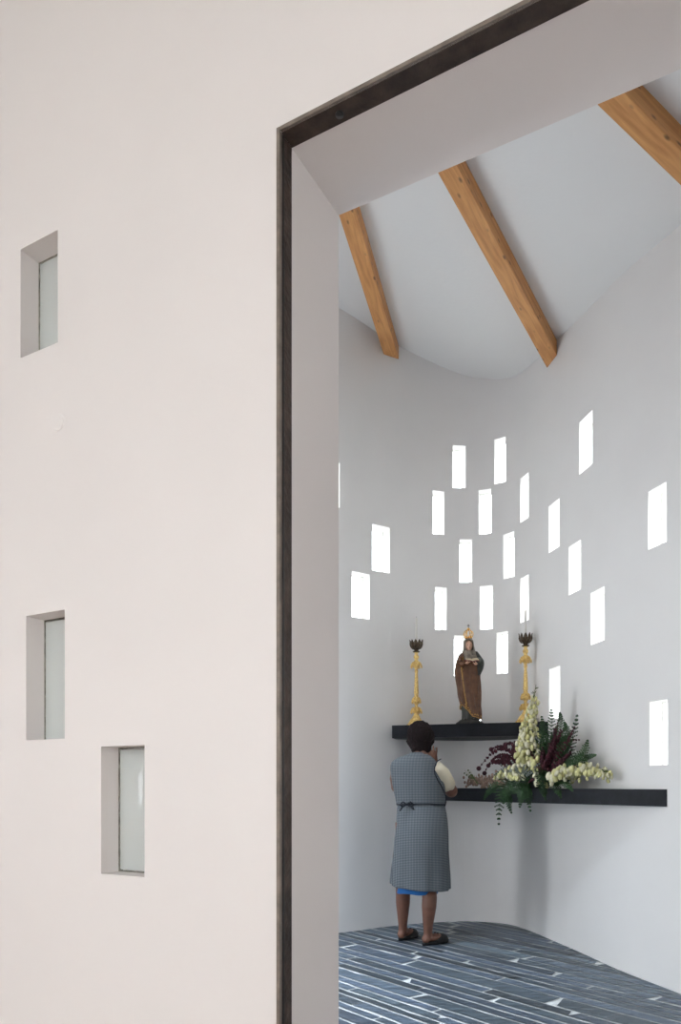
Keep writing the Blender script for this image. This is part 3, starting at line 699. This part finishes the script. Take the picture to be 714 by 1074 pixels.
# armhole piping + cream sleeves
bm = bmesh.new()
ap = [(461.5,797.5,-.035),(456.5,800,-.082),(453.6,806,-.104),(453.4,812,-.106),(456.5,819,-.100),(461.5,826,-.080),(465.5,834,-.045),(467.3,842,-.0)]
cr = smooth_rings([(wx(a_),b_2,wz(b_)) for a_,b_,b_2 in ap],5) if False else [V((wx(a_),c_2,wz(b_))) for a_,b_,c_2 in ap]
for _ in range(2): cr = [cr[0]]+[q for a_,b_ in zip(cr,cr[1:]) for q in (a_.lerp(b_,.25), a_.lerp(b_,.75))]+[cr[-1]]
tube(bm, cr, .0042, 8); obj('armhole_piping', bm, 'navy', up_)
for a, b, c, w in ((V((.098,-.045,1.248)),V((.148,-.020,1.190)),V((.200,.050,1.120)),(.048,.057,.054)), (V((-.115,.0,1.245)),V((-.150,.085,1.18)),V((-.152,.125,1.150)),(.055,.052,.050))):
    bm = bmesh.new(); pts = [a, a.lerp(b,.5), b, c, c+(c-b)*.2]
    tube(bm, pts, [w[0]*.92, w[0], w[1], w[2], w[2]*.9], 24)
    for v in bm.verts: v.co += V((0,0,.004*math.sin(v.co.x*90+v.co.z*60)))
    obj('sleeve', bm, 'cream', W)
bm = bmesh.new()
loft(bm, smooth_rings([(wz(937.5),(wx(416.5)+wx(459.5))/2,.012,(wx(459.5)-wx(416.5))/2,.125),(wz(925),-.004,.01,.150,.13),(wz(900),-.004,.01,.152,.13)],4), 72, lambda a,t,i: (1+.03*math.sin(8*a)*(1-t), .004*math.sin(5*a)), caps=(False,False))
o = obj('underskirt', bm, 'blue', W); md = o.modifiers.new('s','SOLIDIFY'); md.thickness = .003; applied(o)
# hair: short, full
bm = bmesh.new()
ball(bm, HC+V((-.004,-.012,.020)), (.095,.098,.100), seg=40, rg=28); ball(bm, HC+V((-.002,-.032,-.058)), (.078,.062,.068), seg=28, rg=18)
ball(bm, HC+V((-.050,.01,-.010)), (.048,.060,.070), seg=20); ball(bm, HC+V((.048,.0,-.0)), (.050,.060,.070), seg=20)
ho = obj('hair', bm, 'hair', W); voxel(ho, .005, 3)
for v in ho.data.vertices:
    n = noise.noise(v.co*38)*.008+noise.noise(V((v.co.x*110,v.co.y*110,v.co.z*30)))*.005
    v.co += v.normal*n
# keep the face clear
bmh = bmesh.new(); bmh.from_mesh(ho.data)
for v in bmh.verts:
    if v.co.y > HC.y+.055 and v.co.z < HC.z+.055: v.co.y = HC.y+.055+(v.co.y-HC.y-.055)*.15
bmh.to_mesh(ho.data); bmh.free()
# slippers: sole, upper over the toes
for ft, ang in feet:
    dr = V((-math.sin(ang), math.cos(ang), 0)); R = Matrix.Rotation(ang,3,'Z')
    bm = bmesh.new(); n = 28; rows = []
    def outl(k):
        a = 2*math.pi*k/n; y = math.sin(a); w = .040+.006*y; L = .115
        return V((w*math.cos(a)*(1-.10*(y<-.3)), .065+L*y, 0))
    lo = [bm.verts.new(ft+R@outl(k)*1+V((0,0,.001))) for k in range(n)]; hi = [bm.verts.new(ft+R@outl(k)+V((0,0,.018))) for k in range(n)]
    bm.faces.new(lo[::-1]); bm.faces.new(hi)
    for k in range(n): bm.faces.new((lo[k],lo[(k+1)%n],hi[(k+1)%n],hi[k]))
    sl = obj('slipper', bm, 'shoe', W)
    bm = bmesh.new(); mt = Matrix.Translation(ft+dr*.100+V((0,0,.016))) @ R.to_4x4() @ Matrix.Diagonal((.048,.085,.052,1))
    bmesh.ops.create_uvsphere(bm, u_segments=24, v_segments=14, radius=1, matrix=mt)
    for v in bm.verts: v.co.z = max(v.co.z, .006)
    obj('slipper_upper', bm, 'shoe', sl)
    bm = bmesh.new(); p = ft+dr*.075+V((0,0,.066))
    for s in (-1,1): tube(bm, [p, p+R@V((s*.016,.004,.010)), p+R@V((s*.024,0,-.003)), p], .004, 6)
    obj('slipper_bow', bm, 'shoe', sl)
# ------------------------------------------------------------------ flowers on the lower shelf
def FYx(x): return 4.185/((x-CX)/F+.607)+.09
G = at(560, 829, FYx(560)); G.z = LZ
FL = empty('flower_arrangement', G); tag(FL, 'large arrangement of cream bell spikes, burgundy plumes and ferns on the lower black shelf', 'flower arrangement')
def g(x, y, dy=0): return at(x, y, FYx(x)+min(dy, .03))-G
rnd = random.Random(21)
bm = bmesh.new(); loft(bm, smooth_rings([(0,0,0.02,.05,.05),(.02,0,.02,.075,.06),(.05,0,.02,.092,.075),(.058,0,.02,.095,.078)],3), 30); bowl = obj('bowl', bm, 'pot', FL)
bm = bmesh.new()
ball(bm, (0,.02,.075), (.10,.08,.05)); obj('foam_block', bm, 'leafd', bowl)
def leafblade(bm, p, d, nrm, L, w, curl=.2, seg=3):
    d = d.normalized(); s = d.cross(nrm)
    s = s.normalized() if s.length > 1e-4 else V((1,0,0)); nn = s.cross(d)
    rows = []
    for k in range(seg+1):
        t = k/seg; ww = w*math.sin(math.pi*(.12+.88*t))**.8 if t < 1 else 0
        c = p+d*L*t-nn*curl*L*t*t
        if t < 1: rows.append((bm.verts.new(c-s*ww/2+nn*w*.12), bm.verts.new(c), bm.verts.new(c+s*ww/2+nn*w*.12)))
        else: tip = bm.verts.new(c)
    for a, b in zip(rows, rows[1:]):
        bm.faces.new((a[0],a[1],b[1],b[0])); bm.faces.new((a[1],a[2],b[2],b[1]))
    a = rows[-1]; bm.faces.new((a[0],a[1],tip)); bm.faces.new((a[1],a[2],tip))
def frond(p0, p1, p2, width, m='leaf', n=17, name='fern_frond', nr=None):
    pts = bez(p0,p1,p2,n); bm = bmesh.new(); tube(bm, pts, [.0022*(1-.7*i/n) for i in range(n+1)], 5)
    nrm0 = nr or V((rnd.uniform(-.3,.3),-1,rnd.uniform(-.1,.5)))
    for i in range(2, n+1):
        t = i/n; d = (pts[min(i+1,n)]-pts[i-1]).normalized(); s = d.cross(nrm0).normalized(); nn = s.cross(d)
        L = width*1.6*min(1,t*4+.1)*(1.03-t)**.75*rnd.uniform(.8,1.12)
        for sg in (-1,1):
            q = (s*sg+d*.55).normalized(); q = (q-nn*.15).normalized()
            # pinna made of small lobes
            m_ = max(3, int(L/.008))
            for j in range(m_):
                b = pts[i]+q*L*j/m_; l2 = .0105*(1-.6*j/m_)
                for s2 in (-1,1):
                    leafblade(bm, b, (q*.7+(q.cross(nn))*s2).normalized(), nn, l2, .0085, .1, 2)
            leafblade(bm, pts[i]+q*L*.8, q, nn, L*.28, .010, .1, 2)
    return obj(name, bm, m, FL)
def spike(p0, p1, p2, nb, rmax, mats=('bell','bellw'), tipfrac=.75, size=.024):
    n = 24; pts = bez(p0,p1,p2,n); bm = bmesh.new(); tube(bm, pts, [.0045*(1-.7*i/n) for i in range(n+1)], 7)
    for k in range(int(nb*.15)+3):      # thin tip buds
        i = int(n*(tipfrac+(1-tipfrac)*rnd.random())); i = min(i,n); p = pts[i]
        dd = V((rnd.uniform(-1,1),rnd.uniform(-1,1),rnd.uniform(0,1))).normalized(); tube(bm, [p,p+dd*.012,p+dd*.024], [.001,.0025,.0015], 5)
    st = obj('flower_spike', bm, 'stem', FL)
    for mi, mm in enumerate(mats):
        bm = bmesh.new()
        for k in range(nb):
            if (k*7)%10 >= 6 and mi == 0 or (k*7)%10 < 6 and mi == 1: continue
            t = .04+(tipfrac+.1-.04)*(k/nb); i = t*n; p = pts[int(i)].lerp(pts[min(int(i)+1,n)], i%1)
            r = rmax*(1-.75*(t/(tipfrac+.1))**1.6)*rnd.uniform(.25,1.12)
            a = k*2.399; dd = V((math.cos(a),math.sin(a),rnd.uniform(-.15,.35)))
            ax = (pts[n]-pts[0]).normalized()
            if abs(ax.z) < .6: dd = (dd-ax*dd.dot(ax)); 
            q = p+dd.normalized()*r
            tube(bm, [p,(p+q)/2+V((0,0,.004)),q], .0012, 5)
            sz_ = size*(1-.45*t)*rnd.uniform(.8,1.15)
            R = Matrix.Rotation(rnd.uniform(0,6.28),3,'Z') @ Matrix.Rotation(rnd.uniform(-.5,.5),3,'X') @ Matrix.Rotation(rnd.uniform(-.5,.5),3,'Y')
            # hanging bell of six petals
            prof = [(0,.10),(-.22,.34),(-.6,.46),(-1.0,.44),(-1.4,.26)]; m_ = 12; rows = []
            for z,r_ in prof:
                rows.append([bm.verts.new(q+R@V((sz_*r_*(1+(.12+(.25 if z<-.9 else 0))*math.cos(6*(2*math.pi*j/m_))*.6)*math.cos(2*math.pi*j/m_), sz_*r_*(1+.1*math.cos(6*2*math.pi*j/m_))*math.sin(2*math.pi*j/m_), sz_*(z-(.16 if z<-1 and j%2==0 else 0))))) for j in range(m_)])
            for r0,r1 in zip(rows,rows[1:]):
                for j in range(m_): bm.faces.new((r0[j],r0[(j+1)%m_],r1[(j+1)%m_],r1[j]))
            bm.faces.new(rows[0])
        b = obj('bell_flowers', bm, mm, st)
        if mi == 1: b['label'] = 'whiter bell flowers'
    return st
spike(g(556,802,-.08), g(552,775,-.10), g(562,718,-.05), 125, .088, size=.033, tipfrac=.80)
spike(g(548,805,-.10), g(546,785,-.12), g(549,758,-.10), 60, .055, size=.034, tipfrac=.85)
spike(g(584,816,-.06), g(606,800,-.10), g(640,812,-.04), 180, .10, size=.032, tipfrac=.92)
spike(g(552,815,-.08), g(538,806,-.12), g(519,815,-.10), 75, .07, size=.030, tipfrac=.9)
spike(g(566,822,-.10), g(562,806,-.14), g(556,792,-.12), 20, .035, size=.028, tipfrac=.9)
# pinkish beige bud cluster on the left
bm = bmesh.new()
for k in range(190):
    t = rnd.random(); p = g(530,820,-.05).lerp(g(490,822,-.06), t)+V((rnd.gauss(0,.018),rnd.gauss(0,.018),rnd.gauss(0,.03)*(1-.5*t)+.01))
    ball(bm, p, (.009,.009,.012), seg=7, rg=5)
for k in range(12):
    p = g(500,824,-.06); q = g(487+rnd.random()*14,808+rnd.random()*12,-.08+rnd.random()*.05); tube(bm, [p,p.lerp(q,.5)+V((0,0,.01)),q], [.002,.0015,.001], 5)
obj('bud_cluster', bm, 'pinkbud', FL)
for (x,y) in ((487,811),(491,808),(495,813)):
    frond(g(505,824,-.06), g(497,818,-.07), g(x,y,-.08), .012, 'stem', 8, 'bud_sprig')
# burgundy plumes
def plume(p0,p1,p2,r,end=0,name='burgundy_plume'):
    n = 16; pts = bez(p0,p1,p2,n); bm = bmesh.new(); tube(bm, pts, .0018, 5)
    for i in range(n+1):
        t = i/n; rr = r*(.35+.65*math.sin(math.pi*min(1,.2+.75*t)))
        for j in range(6):
            dd = V((rnd.gauss(0,1),rnd.gauss(0,1),rnd.gauss(0,1))).normalized(); s = rr*rnd.uniform(.35,.6)
            ball(bm, pts[i]+dd*rr*.55, (s,s,s*1.1), seg=7, rg=5)
    if end: ball(bm, pts[-1], (end,end,end), seg=10, rg=7)
    return obj(name, bm, 'wine', FL)
for x0,y0,x1,y1,x2,y2,r,e in [(545,800,528,768,502,806,.017,.018),(545,802,522,778,508,811,.015,.017),(545,804,532,775,515,786,.017,.017),(548,806,530,790,512,803,.016,.016),
    (548,800,540,775,530,781,.018,.018),(552,800,542,782,536,792,.018,0),(540,812,528,800,520,800,.017,.012),(548,805,535,792,522,795,.018,0),(548,800,545,788,540,778,.02,0),(546,808,530,796,516,798,.016,.012),(545,795,540,785,537,786,.024,0)]:
    plume(g(x0,y0,rnd.uniform(-.06,.02)), g(x1,y1,rnd.uniform(-.09,-.02)), g(x2,y2,rnd.uniform(-.1,-.02)), r, e)
for k in range(34):
    x2 = rnd.uniform(560,604); y2 = rnd.uniform(762,815)
    plume(g(572+rnd.uniform(-8,8),822,rnd.uniform(-.05,.03)), g((574+x2)/2+rnd.uniform(-5,5),(815+y2)/2,rnd.uniform(-.08,.04)), g(x2,y2,rnd.uniform(-.10,.04)), rnd.uniform(.016,.026), 0)
for x2,y2 in ((586,753),(594,763),(607,776),(581,764),(600,784)): plume(g(580,800,0), g(582,775,-.02), g(x2,y2,-.03), .014)
for k in range(16):
    x2 = rnd.uniform(554,578); y2 = rnd.uniform(784,822); plume(g(570,822,-.04), g(566,810,-.10), g(x2,y2,-.11), .016)
# silver leaves
for k in range(15):
    a = rnd.uniform(math.radians(15),math.radians(175)); L = rnd.uniform(14,30); x2 = 544+L*math.cos(a)*.95; y2 = 818-L*math.sin(a)*.9
    bm = bmesh.new(); p0, p2 = g(545,820,-.08), g(x2,y2,-.13-rnd.random()*.04); pts = bez(p0,(p0+p2)/2+V((0,-.02,.02)),p2,8); tube(bm, pts, [.003]*5+[.0025,.002,.0015,.001], 5)
    for i in range(2,9):
        for s in (-1,1):
            d = (pts[i]-pts[i-1]).normalized(); sd = d.cross(V((0,-1,0))).normalized()*s
            leafblade(bm, pts[i], d+sd*.8, V((0,-1,0)), .020*(1.15-i/12), .008, .1)
    obj('silver_leaf', bm, 'silver', FL)
# ferns and leaves
for a,b,c,w in [((580,818),(560,800),(572,830),.05),((574,820),(580,790),(596,770),.05),((574,820),(590,805),(611,790),.05),((570,820),(565,790),(570,765),.05),((570,815),(580,770),(578,745),.050),((575,800),(592,765),(587,748),.040),((580,815),(600,790),(605,751),.048),((585,815),(612,800),(616,777),.050),
    ((590,812),(606,795),(624,792),.038),((585,800),(600,775),(592,758),.045),
    ((545,822),(522,815),(523,864),.060),((540,824),(528,828),(536,852),.045),((560,820),(549,815),(556,850),.055),((555,822),(548,822),(545,846),.045),((572,820),(578,812),(588,836),.055),((566,822),(566,812),(572,838),.050),
    ((552,815),(535,800),(517,815),.035),((530,824),(515,822),(508,838),.035),((555,822),(535,818),(528,842),.050),((580,822),(590,815),(600,829),.040),((565,800),(572,775),(568,752),.040)]:
    frond(g(*a,rnd.uniform(-.03,.0)), g(*b,-.18 if c[1]>815 else rnd.uniform(-.08,-.02)), g(*c,rnd.uniform(-.17,-.14) if c[1]>815 else rnd.uniform(-.05,.01)), w)
for k in range(26):
    bm = bmesh.new(); p0 = g(570+rnd.uniform(-14,16),824,-.0)
    for j in range(7):
        q = g(rnd.uniform(540,600),rnd.uniform(765,824),rnd.uniform(-.05,.03)); d = q-p0; tube(bm, [p0,p0+d*.5],.0015,5); leafblade(bm, p0+d*.3, d, V((rnd.uniform(-1,1),-1,rnd.uniform(-.3,1))), d.length*.7, .026, .1, 5)
    obj('leaf_spray', bm, 'leafd', FL)
# ------------------------------------------------------------------ light
w = bpy.data.worlds.new('World'); bpy.context.scene.world = w; w.use_nodes = True
nt = w.node_tree; bg = nt.nodes['Background']; bg.inputs['Color'].default_value = (.93,.96,1,1); bg.inputs['Strength'].default_value = 8.3
def area(name, loc, target, sx_, sy_, power, col):
    l = bpy.data.lights.new(name, 'AREA'); l.shape = 'RECTANGLE'; l.size = sx_; l.size_y = sy_; l.energy = power; l.color = col
    o = bpy.data.objects.new(name, l); C.objects.link(o); o.location = loc
    o.rotation_euler = (V(target)-V(loc)).to_track_quat('-Z','Y').to_euler(); return o
NB = fw(-.2,-ND-.02)
area('nave_window_daylight', (*NB,2.1), (NB.x+wn.x,NB.y+wn.y,2.05), 3.0, 2.3, 7, (1,.955,.93))
RB = fw(NS1+.05,-2.95)
area('nave_side_fill', (*RB,1.9), (RB.x-wd.x,RB.y-wd.y,1.85), 1.2, 1.7, 10, (1,.95,.92))  # fill lamp at the added side window
dd_ = dc-dn*.03
area('side_door_daylight', (*dd_,1.2), (dd_.x-dn.x,dd_.y-dn.y,1.1), DW*.9, 2.0, 36, (.90,.95,1))
area('added_rooflight_fill', (SK.x,SK.y,ceil_z(SK.x,SK.y)+.12), (SK.x,SK.y,0), .52, 1.2, 50, (.70,.85,1)); rl = bpy.data.objects['added_rooflight_fill']; rl.rotation_euler = (0,0,0); rl.data.spread = math.radians(70)  # narrow-spread fill lamp in the made-up rooflight, brightens the floor
# ------------------------------------------------------------------ camera
cam = bpy.data.cameras.new('Camera'); co = bpy.data.objects.new('Camera', cam); C.objects.link(co); co.location = (0,0,H); co.rotation_euler = (math.pi/2,0,0)
cam.sensor_fit = 'VERTICAL'; cam.sensor_height = 36; cam.lens = F/1074*36; cam.shift_x = 0; cam.shift_y = (YH-537)/1074; cam.clip_start = .05
sc_ = bpy.context.scene; sc_.camera = co
sc_.view_settings.view_transform = 'Standard'; sc_.view_settings.look = 'None'; sc_.view_settings.gamma = 1; sc_.view_settings.use_curve_mapping = False; sc_.view_settings.exposure = 0
